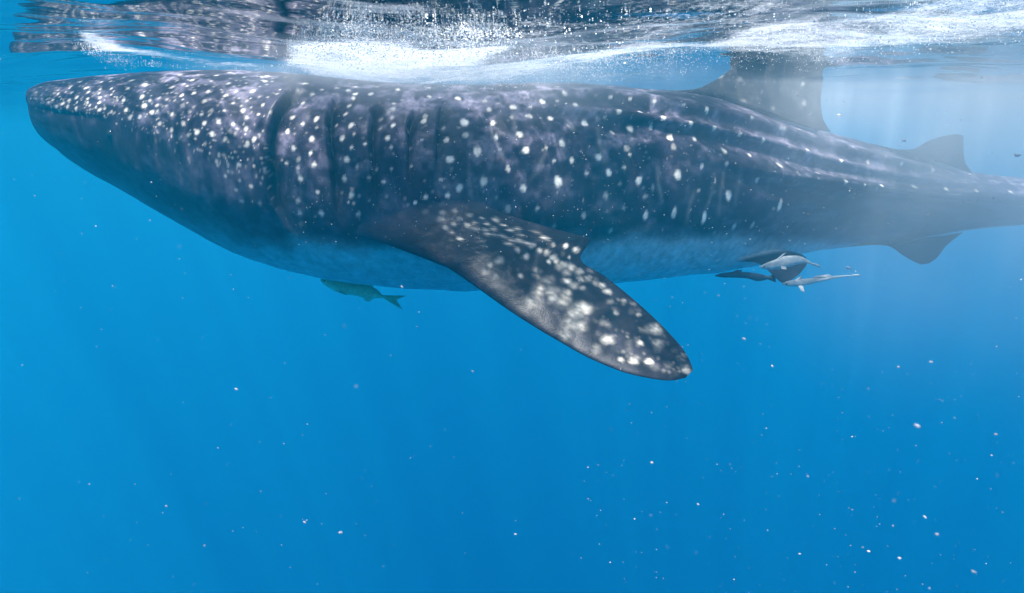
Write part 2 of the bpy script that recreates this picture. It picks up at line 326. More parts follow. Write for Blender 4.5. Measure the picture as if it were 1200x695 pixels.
SPOT_BODY = "81.2,103.4,2 84,108.3,2.6 101.3,102.8,3.2 104.2,107.7,2.6 90.5,114.3,3.2 81.2,117.2,2.9 73.2,121.5,3.2 65.3,125.4,3.2 69.6,129.7,2.6 78.3,125,2.6 89.1,127.1,3.2 102.7,115.8,2.3 102.7,120.4,2 117.1,113.9,2.9 116.7,120.6,2.6 117.1,128.7,3.5 153.8,94.2,4 169.6,99.2,4 149.5,103.5,3.2 166.8,114,4.3 144.9,117.5,3.5 168.9,124.4,4 147.3,128.7,3.7 153.1,137.3,4.3,0.8 163.9,136.2,3.2,0.8 177.6,131.9,3.2 130.8,131.2,2.9,0.8 122.2,136.5,2.3,0.7 117.8,104.5,2.3 130.1,103.4,2.3 129.4,95.9,2.6,0.8 118.6,95.9,2.3,0.8 67.5,110,2 61.7,117.2,2 55.3,116,1.7 48.8,115.8,1.7 42.3,116,1.6 43,108.1,1.6 48.8,111.7,1.6 54.5,106,1.7 66,102.8,1.7 94.1,95.9,2.6,0.8 76.8,107.7,2 71.8,116,1.7 35.8,115.8,1.3 116.4,108.6,2 89.8,120.1,2 62.4,108.8,1.4 67.5,106,1.4 70.4,113.2,1.4 96.3,136.9,2,0.3 104.9,123.2,2,0.6 143.7,91.6,2.6,0.6 130.8,111,2,0.6 176.1,118.2,2.3,0.8 171.7,99.5,2.3 210.6,87.6,2.9 231.9,88,2.3 253.7,88.3,3.2 269.6,85.1,2.9 285.8,90.4,3.2 312.4,89.4,2.9 311,95.3,2.9 226.1,94.2,3.5 247.4,94.7,2.3 267.8,97.9,3.2 288.7,97.3,2 201.9,101.7,3.5 218.9,100.8,2.3 232.2,100.8,1.7 244.1,106.7,3.2 227.6,108.8,3.2 212.4,112.4,2.6 265,112,3.2,0.8 296.6,106.3,3.7 239.1,119.2,3.5 277.2,106.8,2.3,0.7 272.9,120.4,2.6,0.7 307.4,123.5,2.9,0.8 284.4,129.6,3.5 302.4,133.3,2.6,0.8 178.6,131.6,3.5 235.5,134.7,2.6 200.9,134,2.9,0.8 214.6,143.7,3.7,0.7 239.8,144.5,3.2 256.3,143.1,3.7 273.3,144.8,2.9 288,139.1,3.5,0.9 288.7,150.6,3.7 187.3,145.5,3.5,0.6 200.9,152.7,3.5,0.5 231.2,154.9,4.3 247.7,156.6,4 264.2,163.5,3.5 297.3,162.8,4 289.4,169.3,4.3 307.4,152.7,1.7 195.2,116,2.9,0.5 213.2,123.2,3.2,0.5 247.7,128.3,3.5,0.6 262.1,129,2.3,0.7 221.8,130.4,2.9,0.4 171.4,124,2 176.5,118.2,2,0.6 183.7,123.2,2.9,0.5 200.2,108.8,1.7 204.5,117.5,2.3,0.5 269.3,153.5,3.5,0.4 275,156.3,2.9,0.4 220.4,159.2,3.5,0.5 259.2,104.5,2,0.5 269.3,91.9,1.7,0.5 303.8,113.9,2.6,0.35 289.4,117.5,2.9,0.35 191.6,91.6,2.3,0.5 207.4,94.7,2.9,0.4 280.1,193.8,3.5 297.3,195.3,2.6,0.8 241.2,167.9,2.9,0.5 236.2,175.8,2.9,0.4 253.5,190.9,2.6,0.55 263.5,207.5,2.9,0.6 276.5,221.9,3.2,0.45 294.5,217.6,3.7,0.75 283.7,236.3,3.7,0.4 304.5,238.4,3.7,0.4 305.3,185.9,2.3,0.6 262.1,181.6,3.5,0.35 270.7,203.2,3.5,0.3 365.4,111.2,2.9 355.3,120.6,3.2 342.8,137.8,3.2 354.6,145.5,2.6,0.6 336.6,153.4,2.9 371.2,138.3,3.7 371.2,150.5,2.3,0.6 365.4,163.7,3.5 343.8,174.2,3.2 364,179.3,2.6 414.3,115.3,2.9 408.6,124.3,2.9 405,133.7,2.9 393.5,147.6,2.6 411.9,146.5,3.7 400.6,162.4,3.7 415.3,157.7,2.3,0.6 412.2,173.8,2.6,0.8 392,128.9,2.6,0.7 386.3,136.1,2.6,0.7 434.5,109.5,3.2 416.5,101.6,2.6 446,140.7,3.2 460.4,146.6,2.9 446,150.9,2.6,0.8 454.3,162,3.5 427.3,167.8,2.3 461.1,126.3,3.2 456,130.4,3.2,0.6 461.8,121.7,2.3 458.9,138.7,2.9,0.6 458.2,172.1,2.6,0.8 466.1,105.6,3.2 441.7,101.6,2.6,0.7 357.5,97.6,3.2 394.9,103,2.9,0.6 407.8,105.6,3.2,0.7 376.9,104.9,2.3 324.4,110.2,2.9,0.5 312.2,95.1,2.3 328.7,104.7,1.2 312.9,90.1,2.3 434.5,166.3,1.7,0.6 416.5,110.2,2.9 368.6,194,3.2 351.7,209.5,3.5 335.9,191.8,2.6,0.8 349.6,187.2,3.2,0.6 348.8,197.3,2.9,0.6 406.1,186,4 418.6,195.1,2.9,0.6 402.8,210.5,3.5 411.9,228.9,4 372.2,224.3,2.6 349.6,234,3.5,0.7 376.9,249.1,3.7,0.7 351.7,249.1,2.9,0.5 353.2,263.5,3.7,0.3 419.4,251.9,3.5,0.55 415,239.7,2.3,0.6 407.8,237.3,1.4 441.2,199.9,2.6,0.8 459.2,198.4,2.3,0.7 449.6,214.2,2.9 432.3,208.1,2.6,0.4 435.2,182.2,3.5,0.5 453.2,229.6,2.3,0.4 502,102.3,3.2,0.8 502.9,113.1,2.9,0.7 536,115,3.7 567.9,117.7,2.9,0.8 573.7,128.2,3.2,0.8 543.5,144,5.2 578,144.5,3.2,0.8 581.2,161.6,2.9 601.7,125.8,4 609.6,157,4 559,176.4,5.2 615.7,175.3,4.3 498.1,136.1,3.2,0.7 496.7,142.6,4,0.9 512.5,150.9,2.3 519.7,150.8,2.9 523.6,163.9,3.2 512.5,169.2,2,0.7 545.6,159.1,3.7,0.5 478,154.5,2.3 583.7,121,2,0.5 617.6,136.8,2.3,0.5 586.6,175,2,0.5 514.7,114.5,2,0.4 494.5,164.9,2,0.5 481.6,174.2,2,0.6 600.3,137.6,2.9,0.35 587.3,100.1,2.6 604.6,102.3,1.7 466.5,105.2,2.9 527.6,187.5,4.6 566.8,212.4,4.9 537.7,220,4 612.9,219.6,4 596,246.2,4.3,0.55 595.3,197,3.2,0.65 525.5,227.9,3.2 516.1,209.5,2.6,0.6 481.6,193.7,2.3,0.7 558.1,240.4,2.9,0.5 541.3,240.1,3.2 499.6,229.4,2.9 486.6,239,2 653.2,101.9,2.9,0.7 661.8,108.8,3.2,0.8 635.2,119.6,3.5 652.4,118.6,2,0.6 674.3,123.2,3.5 645.3,139,3.5 685.5,144.7,4.6 726.3,129.4,3.7 750.3,131.5,3.2,0.85 738.8,151.5,4.3 762.5,150.2,2.9,0.7 717.2,155.5,3.2,0.6 658.2,166.8,4.3 715.8,112.4,2.6,0.8 737.8,114.5,2.3,0.7 766.8,118.8,2.9 709.3,103.7,2.9,0.6 756,108.1,2.6,0.6 620.8,126,2.3,0.5 620.8,136.8,3.2,0.5 666.1,147.6,2.6,0.4 709.3,137.6,2.6,0.4 734.5,174.2,4.3,0.35 640.2,174.2,2.3,0.6 701.4,184,4.3 670.1,187.2,3.2 648.8,187.9,2.6,0.6 713.6,201.6,4 687,204.2,2.9,0.7 654.6,212.4,5.8 748.4,211.4,4.9 630.1,242.6,2.9,0.7 684.1,251.9,3.7,0.5 710,229.6,4,0.5 756.8,231.8,3.5,0.4 756.5,251.9,3.5,0.9,1.8 730.9,195.1,2.9,0.5 726.5,216,2.9,0.35 731.6,243.3,2.9,0.35 715,270.6,3.2,0.35 738.1,181.4,2.6,0.6 648.8,264.9,3.2,0.25 815.8,110.6,2.3,0.8 828.3,129.2,3.2 881.6,139.3,2.6 767.2,118.8,2.9,0.8 801,123.9,2.3,0.5 778,137.1,3.7 809.6,143.3,3.2,0.8 837.3,148.8,3.5 867.2,156.7,2.6,0.7 895.3,163.2,3.2 785.6,162,4.6 814,163.5,2.9,0.6 847.8,176.7,4.6 915.4,151.2,2.9,0.6 851.4,166.3,2,0.4 788.8,172.1,4.3,0.3 794.1,205.5,4.9,1,1.3 822.2,195.8,3.2,0.7 853.5,228.2,4.9,1,1.35 912.8,193.7,4.3,1,1.2 887.3,210.5,2.6,0.7,1.6 789.5,249.1,3.5,1,2.1 825.5,256.3,3.5,1,2.1 914.2,241.2,3.7,0.9,1.9 860,266.3,2.9,0.6,1.8 882,263.5,2.9,0.6,2 819,223.2,2.3,0.6 852.1,192.2,2.9,0.5 809.6,246.2,1.4,0.6 878,181.4,3.2,0.8 836.3,273.5,2.6,0.25 837.7,212.4,1.7,0.4,2 764.3,218.8,2.3,0.3,2 958.3,202.7,2.9,1,1.5 992.1,212.8,3.2 946.8,175.8,2.9 986.3,187.9,2.6 1017.3,189.8,2.9 1055.8,192.4,2.6 1014.4,216.4,2.3,0.7 1033.1,217.1,2.9 1000,171.8,2.3,0.8 937.4,151.7,2.6,0.7 918,153.1,4,0.5 1036,180.4,2.9,0.4 925.9,172.5,2.6,0.4 937.4,204.9,2,0.4 1073.8,185.7,3.2,0.7 1093.2,198.9,2.9,0.8 1071.9,218.8,3.5 1108.6,221.7,3.2 1143.9,223.7,3.2,0.8 1185,225.5,3.5,0.9 1050.1,218.3,2.3,0.6"
SPOT_PECTORAL = "516.8,236.1,5.2 504.6,241.2,2.3 498.1,247.6,3.7 519,249.8,3.7 515.8,256.3,4 533.4,246.5,2.9 549.9,252.7,3.2 580.9,257.7,3.7 565,256.3,2 555.7,261.3,2.3 571.5,262.4,2.6 547.1,263.9,3.7 578,268.1,3.2 597.4,270.6,2.9 607.5,268.5,2.9 521.9,266.3,2.9 539.1,279.3,2.9 590.2,264.2,2.3 570.8,275,2.9 588.8,276.7,2.9 608.9,276.4,3.2 538.4,256,2.6 531.9,263.5,2.6 567.9,269.9,2.9 529.1,272.8,2.6,0.5 639.1,279,3.5 594.5,286.6,3.5 618.3,301.4,3.7 606.8,292.8,3.2 643.5,306.8,2.6 664.3,329.1,4.3 610.4,323.3,3.2,0.7 585.9,306,5.2,0.7 574.4,309.6,3.2,0.6 626.9,315.4,3.7,0.4 634.8,336.3,4.9,0.6 649.2,349.2,5.5,0.9 666.5,301,2 662.9,287.3,2.9 675.1,293.8,3.7,0.9 608.9,275.8,2.9,0.6 665,342.7,4.9,0.5 682.3,337,3.5,0.6 680.1,325.5,4.3,0.6 568.6,319,4.3,0.3 581.6,324.7,3.7,0.3 647.8,287.3,2.6,0.6 624.7,285.9,2.9,0.8 607.5,280.1,3.5,0.8 682.9,360.6,8.7,0.9 674.2,365.3,10.1,0.5 669.5,379.6,11.1,0.4 679,382.7,8.5,0.4 712.2,398.5,7,0.55 721.7,366.1,3.5,0.6 750.2,401.7,3.8,0.7 767.6,385.9,8.5,0.6 764.4,387.5,3.2,0.5 728,421.5,3.5,0.6 742.3,423.1,5.1,0.7 760.5,423.9,4.7,0.7 770.8,403.3,7,0.35 748.6,368.5,3.2,0.5 709.1,378,5.4,0.3 805.6,434.9,5.4,0.6 731.2,352.7,3.2,0.4 663.2,392.2,7.9,0.35 699.6,409.6,6.3,0.25"
SPOT_DORSAL = "867.2,92.7,2.6,0.8 871.1,118.6,2.6 942.4,120.7,3.2,0.9 940.8,97.8,2.3,0.9 920.9,85,2.3,0.8 868.5,93.5,2,0.9"
ok = np.ones((NS, H), bool); ok[:, :2] = False; ok[:, -4:] = False
paint(qn, Pn, ok, spotmap, [(a, b, r*(.76 if a < 330 else .9), k*(.75 if a < 320 else .85 if a < 470 else 1), v) for a, b, r, k, v in parse(SPOT_BODY) if a < 480], soft=.6)
paint(qn, Pn, ok, spotmap, [q_ for q_ in parse(SPOT_BODY) if q_[0] >= 480], soft=.42)
g = np.random.default_rng(5)
small = []
for _ in range(420):                     # fine faint freckles between, densest on the snout
    x = 40+(g.random()**1.5)*1150; y0, y1 = float(pchip(*np.array(TOP).T, x))+3, float(pchip([30,120,320,520,900,1200], [128,140,250,270,230,232], x))
    small.append((x, g.uniform(y0, y1), g.uniform(.8, 2.0)*(1 if x > 180 else .8), g.uniform(.06, .3), 1.0))
for _ in range(330):
    x = g.uniform(45, 320); small.append((x, g.uniform(float(pchip(*np.array(TOP).T, x))+2, float(np.interp(x, [45, 120, 200, 320], [124, 136, 165, 235]))), g.uniform(.9, 2.0)*(.7+.3*x/320), g.uniform(.15, .5), 1.0))
paint(qn, Pn, ok, spotmap, small, soft=.6)
# thin pale cross lines between the rows of spots
lines = [(770,196,775,238,.35,1.6),(813,224,804,262,.3,1.5),(828,246,836,215,.25,1.5),(575,150,590,188,.3,1.5),(664,138,672,152,.3,1.6),(640,178,622,212,.2,2.0),(549,190,553,240,.15,2),
         (700,150,708,190,.18,2),(850,190,842,250,.2,1.6),(736,150,742,172,.2,2),(868,196,862,240,.16,1.8),(930,170,934,200,.15,2),(600,120,606,165,.15,2),(985,190,990,214,.18,2),(1050,190,1046,226,.25,2),(1016,185,1020,222,.2,2),(905,178,900,225,.15,2)]
for x0, y0, x1, y1, k, wpx in lines:
    tt = np.clip(((X-x0)*(x1-x0)+(Y-y0)*(y1-y0))/((x1-x0)**2+(y1-y0)**2), 0, 1)
    dd = np.hypot(X-x0-tt*(x1-x0)-.6*np.sin(tt*5+x0), Y-y0-tt*(y1-y0)); spotmap = np.maximum(spotmap, k*.45*np.exp(-(dd/wpx/1.4)**2)*(.5+.5*np.sin(tt*math.pi)))
halo = spotmap
spotmap = spotmap*(1-.75*belly)
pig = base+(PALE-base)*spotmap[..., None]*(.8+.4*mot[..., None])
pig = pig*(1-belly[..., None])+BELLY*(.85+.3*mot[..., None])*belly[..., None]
pig = pig*(1-.92*groove[..., None])  # shade inside the gill slits and mouth line darkened into the colour
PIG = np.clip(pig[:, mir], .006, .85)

# ---- fins grow out of holes left in the skin, ring by ring
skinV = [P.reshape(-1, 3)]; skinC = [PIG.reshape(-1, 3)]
keep = np.ones((NS-1, NT), bool); FQ = []; count = NS*NT
def near_j(x, y):
    i = int(np.argmin(np.abs(sx-x))); return i, int(np.argmin(np.abs(pix(P[i, :H])[:, 1]-y)))
def fin(i0, i1, j0, j1, Lp, Tp, tt, n1, thick, rings=90, blend=.3, paintfun=None, tpow=1.0, tilt=0, skin_root=False):
    """Lp, Tp: leading and trailing edge points (world), tt: their parameters, n1: side first met (the j0 side).
    The hole in the skin is an ellipse i0..i1 x j0..j1 whose axis rises by tilt columns from front to rear."""
    global count
    fx = (np.arange(i0, i1)+.5-i0)/(i1-i0)*2-1; jc = (j0+j1)/2-tilt*fx; hh = np.maximum((j1-j0)/2*np.sqrt(1-fx*fx), 1.0)
    up_, lo_ = np.round(jc-hh).astype(int), np.round(jc+hh).astype(int); lo_ = np.maximum(lo_, up_+2)
    def chain(b):
        o = [(i0, b[0])]
        for k, i in enumerate(range(i0, i1)):
            if b[k] != o[-1][1]: o += [(i, j) for j in range(o[-1][1]+(1 if b[k] > o[-1][1] else -1), b[k]+(1 if b[k] > o[-1][1] else -1), 1 if b[k] > o[-1][1] else -1)]
            o.append((i+1, b[k]))
        return o
    m0, m1 = (up_[0]+lo_[0])//2, (up_[-1]+lo_[-1])//2
    U = [(i0, j) for j in range(m0, up_[0], -1)]+chain(up_)+[(i1, j) for j in range(up_[-1]+1, m1)]
    Lc = [(i1, j) for j in range(m1, lo_[-1])]+chain(lo_)[::-1]+[(i0, j) for j in range(lo_[0]-1, m0, -1)]
    per = U+Lc
    pi_, pj = np.array([p[0] for p in per]), np.array([p[1] for p in per]) % NT
    for k, i in enumerate(range(i0, i1)): keep[i, np.arange(up_[k], lo_[k]) % NT] = False
    n = len(per); ring0 = pi_*NT+pj; P0 = P[pi_, pj]; C_0 = PIG[pi_, pj]
    kw = np.hanning(63); kw /= kw.sum(); C_0 = np.stack([np.convolve(np.concatenate([C_0[-31:, q_], C_0[:, q_], C_0[:31, q_]]), kw, 'valid') for q_ in range(3)], -1) if n > 80 else C_0
    # phi: 0 at the front middle, pi at the rear middle
    ph = np.zeros(n); a = len(U)
    ph[:a] = np.arange(a)/a*math.pi; ph[a:] = math.pi+np.arange(n-a)/(n-a)*math.pi
    c = (1-np.cos(ph))/2; prof = np.sin(ph)*(1.25-.75*c)
    tv = (np.linspace(0, 1, rings+1)[1:])**tpow
    tv = tv*(2-tv)*.35+tv*.65
    L = np.stack([pchip(tt, Lp[:, k], tv) for k in range(3)], -1); T_ = np.stack([pchip(tt, Tp[:, k], tv) for k in range(3)], -1)
    base_ = L[:, None]+(T_-L)[:, None]*c[None, :, None]
    chord = np.linalg.norm(T_-L, axis=1)
    thk = np.minimum(thick*(.35+.65*np.exp(-tv/.22))*(1-.70*tv), chord*.12)*np.sqrt(np.clip(1.0001-tv**6, 0, 1))
    Fp = base_+n1*(thk[:, None]*prof[None])[..., None]
    wv = sstep(0, blend, tv)[:, None, None]
    rs = max(2, int(np.searchsorted(tv, blend))); u_ = (np.arange(rs)+1)/rs          # fillet: leaves along the skin, then turns into the fin
    jmid = np.round((j0+j1)/2-tilt*(2*(pi_-i0)/(i1-i0)-1)).astype(int) % NT; icl = np.clip(np.round(pi_+(i0+i1-2*pi_)*.12).astype(int), i0, i1)
    F0 = P0+(P[icl, jmid]-P0)*.62 if skin_root else (Lp[0]+(Tp[0]-Lp[0])*c[:, None])+n1*(min(thick, .1)*.6*prof)[:, None]
    uu = u_[:, None, None]
    Q = Fp.copy(); Q[:rs] = (1-uu)**2*P0[None]+2*uu*(1-uu)*F0[None]+uu**2*Fp[rs-1][None]
    kk = np.hanning(23)[1:-1]; kk /= kk.sum()
    for r_ in range(rs if n > 120 else 0):                   # even out the stepped edge of the hole
        qx = np.concatenate([Q[r_, -10:], Q[r_], Q[r_, :10]]); qs_ = np.stack([np.convolve(qx[:, a_], kk, 'valid') for a_ in range(3)], -1)
        Q[r_] += (qs_-Q[r_])*min(1, (r_+1)/5)
    colr = np.repeat(C_0[None], rings, 0)
    if paintfun: colr = paintfun(Q, tv, ph, C_0)
    idx = np.concatenate([ring0[None], count+np.arange(rings*n).reshape(rings, n)])
    nx = np.roll(idx, -1, 1)
    FQ.append(np.stack([idx[:-1], nx[:-1], nx[1:], idx[1:]], -1).reshape(-1, 4))
    FT.append(np.stack([idx[-1], nx[-1], np.full(n, count+rings*n)], -1))
    skinV.append(Q.reshape(-1, 3)); skinV.append(Q[-1].mean(0)[None]); skinC.append(colr.reshape(-1, 3)); skinC.append(colr[-1].mean(0)[None])
    count += rings*n+1
FT = []
def finpaint(spots, nearside, k_mot=.36, dark=DARK, seed=31, soft=.85, blot=.06, w_end=.12):
    def f(Q, tv, ph, C_0):
        sh = Q.shape[:2]; m_ = .6*lattice(sh, (14, 22), seed)+.4*lattice(sh, (40, 60), seed+1)
        b = dark*(.6+1.0*m_[..., None])*k_mot+np.array([.10, .09, .10])*sstep(.58, .85, m_)[..., None]*blot
        s = np.zeros(sh); ok = np.broadcast_to(((ph > .02) & (ph < math.pi-.02)) if nearside else (ph > math.pi), sh)
        if spots: paint(pix(Q), Q, ok, s, spots, soft=soft)
        s2 = s*(.42+.75*lattice(sh, (sh[0]*.45, sh[1]*.3), seed+3))*(.6+.7*lattice(sh, (18, 60), seed+5))
        if spots:                                   # the other face carries the same marks, fainter
            s2 = np.where(ok, s2, .35*s2[:, ::-1])
        o = b+(PALE-b)*(.85*s2)[..., None]
        w0 = sstep(0.0, w_end, tv)[:, None, None]
        return np.clip(C_0[None]*(1-w0)+o*w0, .006, .85)
    return f
bd_ = near_j(505, 262); bodyY = float(P[bd_[0], bd_[1], 1]); print('root depth', bodyY, P[near_j(440,275)][1], P[near_j(560,252)][1])
def pecdepth(x, y): return bodyY-.06+.00026*(x-505)-.0043*(y-262)
def at2(L, dep): return np.stack([at(p[0], p[1], dep(p[0], p[1])) for p in L])
PT = np.array([0,.1,.2,.27,.33,.45,.6,.75,.88,.96,1.0])
PL = [(452,274),(472,286),(500,300),(530,317),(552,332),(600,366),(650,397),(700,424),(745,440),(785,446),(803,443)]
PR = [(566,252),(610,265),(655,275),(693,280),(680,302),(708,323),(745,353),(780,386),(803,413),(810,427),(812,434)]
Lw, Tw = at2(PL, pecdepth), at2(PR, pecdepth)
nf = np.cross(Tw[5]-Lw[5], Lw[8]-Lw[2]); nf /= np.linalg.norm(nf); nf *= 1 if nf[2] > 0 else -1
i0, j0 = near_j(412, 238); i1, _ = near_j(578, 238); _, j1 = near_j(500, 286); j0 = near_j(500, 238)[1]
streak = [(560+a/6.95, 260+b/6.95, r, k, 1.0) for a, b, r, k in ((-40,50,3,.6),(0,65,3,.6),(70,95,3,.6),(140,110,3,.5),(220,130,3.2,.7),(280,145,3.4,.8),(340,165,3.4,.9),(400,178,3.4,.9),(440,195,3.4,.8),(500,225,3.2,.7),(560,260,3.6,.8),(620,290,4,.8),(640,310,4,.7),(700,350,5,.75),(760,370,5.5,.8),(820,410,5.5,.7),(900,460,5,.7),(960,500,4.5,.5),(1010,520,4.5,.7),(1060,570,4.5,.7),(660,370,5,.45),(720,410,6,.4),(570,480,7,.35),(480,560,8,.3),(450,640,9,.35),(600,560,9,.35),(690,640,10,.45),(780,520,6,.4))]  # pale markings plus sunlit sheen along the upper ridge, painted into the colour
pecspots = parse(SPOT_PECTORAL)+streak
for _ in range(150):
    t_ = g.random()**.8; c_ = g.uniform(.3, .97); a_ = [np.interp(t_, PT, [p[k] for p in PL]) for k in (0, 1)]; b_ = [np.interp(t_, PT, [p[k] for p in PR]) for k in (0, 1)]
    pecspots.append((a_[0]+(b_[0]-a_[0])*c_, a_[1]+(b_[1]-a_[1])*c_, g.uniform(1, 3)*(1+t_), g.uniform(.05, .2), 1.0))
TILT = int(.42*(j1-j0))
fin(i0, i1, j0, j1, Lw, Tw, PT, nf, .12, rings=190, blend=.26, paintfun=finpaint(pecspots, True, w_end=.2), tilt=TILT, skin_root=True)
# far pectoral: the same fin mirrored across the animal's middle plane
ic = (i0+i1)//2; cc, ln = C0[ic], lat[ic]
mirr = lambda A: A-2*((A-cc)@ln)[..., None]*ln
nfm = nf-2*(nf@ln)*ln
fin(i0, i1, NT-j1, NT-j0, mirr(Lw), mirr(Tw), PT, -nfm, .12, rings=60, blend=.26, paintfun=finpaint(None, True), tilt=-TILT, skin_root=True)
def axd(x, y): return float(tab(AXI, x))
far = lambda k: -lat[k]
def median_fin(L, T, tt, x0, x1, half, thick, top, rings, spots=None, seed=41, dark=DARK, blend=.16):
    a, b = int(np.argmin(np.abs(sx-x0))), int(np.argmin(np.abs(sx-x1)))
    Lw, Tw = at2(L, axd), at2(T, axd); mid = (a+b)//2
    if top: fin(a, b, -half, half, Lw, Tw, np.array(tt), -lat[mid], thick, rings, blend, finpaint(spots, False, seed=seed, dark=dark))
    else: fin(a, b, NT//2-half, NT//2+half, Lw, Tw, np.array(tt), lat[mid], thick, rings, blend, finpaint(spots, True, seed=seed, dark=dark))
dsp = parse(SPOT_DORSAL)+[(830+g.random()*110, 60+g.random()*70, g.uniform(1, 2.2), g.uniform(.2, .5), 1) for _ in range(30)]
median_fin([(806,108),(822,102),(838,94),(850,86),(866,72),(890,52),(918,36),(944,28)], [(922,142),(952,151),(974,155),(964,138),(962,112),(967,80),(972,52),(972,36)],
           [0,.15,.25,.33,.5,.75,.92,1], 806, 915, 7, .06, True, 110, dsp, blend=.16, dark=np.array([.15, .145, .15]))  # paler base colour stands in for sun and bubble haze on this fin
median_fin([(1061,179),(1076,172),(1090,164.5),(1107,159),(1121,157)], [(1122,197),(1140,203),(1131,190),(1129,174),(1129,159)], [0,.2,.35,.65,1], 1068, 1118, 5, .03, True, 50, seed=51)
median_fin([(1033,285),(1045,290),(1058,299),(1070,306),(1079,310)], [(1114,275),(1129,272),(1108,289),(1097,303),(1088,309)], [0,.2,.5,.8,1], 1036, 1106, 5, .03, False, 50, seed=61)
# caudal fin (beyond the frame): a tall upper and a shorter lower lobe
median_fin([(1262,217),(1290,195),(1340,140),(1385,95),(1405,80)], [(1335,232),(1362,225),(1385,170),(1412,105),(1418,88)], [0,.2,.55,.9,1], 1262, 1330, 7, .05, True, 50, seed=71)
median_fin([(1270,263),(1290,275),(1320,310),(1345,335),(1355,342)], [(1332,263),(1362,262),(1362,300),(1366,332),(1366,343)], [0,.2,.55,.9,1], 1272, 1328, 7, .05, False, 50, seed=81)
# pelvic fins
def pelvdepth(x, y): return axd(x, y)-.22-.006*(y-300)
Lw, Tw = at2([(884,304),(897,314),(907,324),(915,331)], pelvdepth), at2([(944,296),(946,306),(938,320),(922,332)], pelvdepth)
a, b = int(np.argmin(np.abs(sx-888))), int(np.argmin(np.abs(sx-940))); jp = int(NT*.5*.80)
nv = np.cross(Tw[1]-Lw[1], Lw[3]-Lw[0]); nv /= np.linalg.norm(nv); nv *= 1 if nv[1] < 0 else -1
fin(a, b, jp-4, jp+4, Lw, Tw, np.array([0,.4,.75,1.]), nv, .03, 50, .35, finpaint(None, True, seed=91))
ic = (a+b)//2; cc, ln = C0[ic], lat[ic]; nvm = nv-2*(nv@ln)*ln
fin(a, b, NT-jp-4, NT-jp+4, mirr(Lw), mirr(Tw), np.array([0,.4,.75,1.]), -nvm, .03, 50, .35, finpaint(None, True, seed=95))
# assemble
G = np.arange(NS*NT).reshape(NS, NT); G2 = np.roll(G, -1, 1)
quads = np.stack([G[:-1], G[1:], G2[1:], G2[:-1]], -1)[keep]
nose, tail_ = count, count+1
skinV.append(np.stack([P[0].mean(0), P[-1].mean(0)])); skinC.append(np.stack([PIG[0].mean(0), PIG[-1].mean(0)]))
caps = np.concatenate([np.stack([G[0], G2[0], np.full(NT, nose)], -1), np.stack([G2[-1], G[-1], np.full(NT, tail_)], -1)])
V = np.concatenate(skinV); Cc = np.concatenate(skinC)
used = np.zeros(len(V), bool); allF = [np.concatenate([quads]+FQ), np.concatenate([caps]+FT)]
for f in allF: used[f.ravel()] = True
re = np.cumsum(used)-1; allF = [re[f] for f in allF]; V = V[used]; Cc = Cc[used]
# outward check on one flank quad
f0 = quads[len(quads)//2]; v_ = np.concatenate(skinV)
nn = np.cross(v_[f0[1]]-v_[f0[0]], v_[f0[3]]-v_[f0[0]]); ci = C0[f0[0]//NT]
if nn@(v_[f0[0]]-ci) < 0: allF = [f[:, ::-1] for f in allF]
org = C0[NS//3].copy()
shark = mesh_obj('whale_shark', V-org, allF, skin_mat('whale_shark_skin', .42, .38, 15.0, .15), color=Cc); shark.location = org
tag(shark, 'huge dark whale shark with rows of white spots, swimming left just under the surface', 'whale shark')
eye_m = plain_mat('eye_black', (.02, .02, .025), .15)
def ellipsoid(c, r, n=10, mm=16):
    a = np.linspace(0, math.pi, n+1)[1:-1]; b = np.arange(mm)*2*math.pi/mm
    V = [[0, 0, r[2]]]+[[r[0]*math.sin(p)*math.cos(q), r[1]*math.sin(p)*math.sin(q), r[2]*math.cos(p)] for p in a for q in b]+[[0, 0, -r[2]]]
    k = len(a); Q = np.array([[1+i*mm+j, 1+(i+1)*mm+j, 1+(i+1)*mm+(j+1) % mm, 1+i*mm+(j+1) % mm] for i in range(k-1) for j in range(mm)])
    T = np.array([[0, 1+j, 1+(j+1) % mm] for j in range(mm)]+[[1+k*mm, 1+(k-1)*mm+(j+1) % mm, 1+(k-1)*mm+j] for j in range(mm)])
    return np.array(V)+np.array(c), [Q, T]
ie, je = near_j(128, 158)
for pos, nrm in ((P[ie, je], NRM[ie, je]), (P[ie, NT-je], NRM[ie, NT-je])):
    V, F = ellipsoid((0, 0, 0), (.030, .030, .030)); e = mesh_obj('eye', V, F, eye_m, parent=shark); e.location = pos-org-nrm*.016

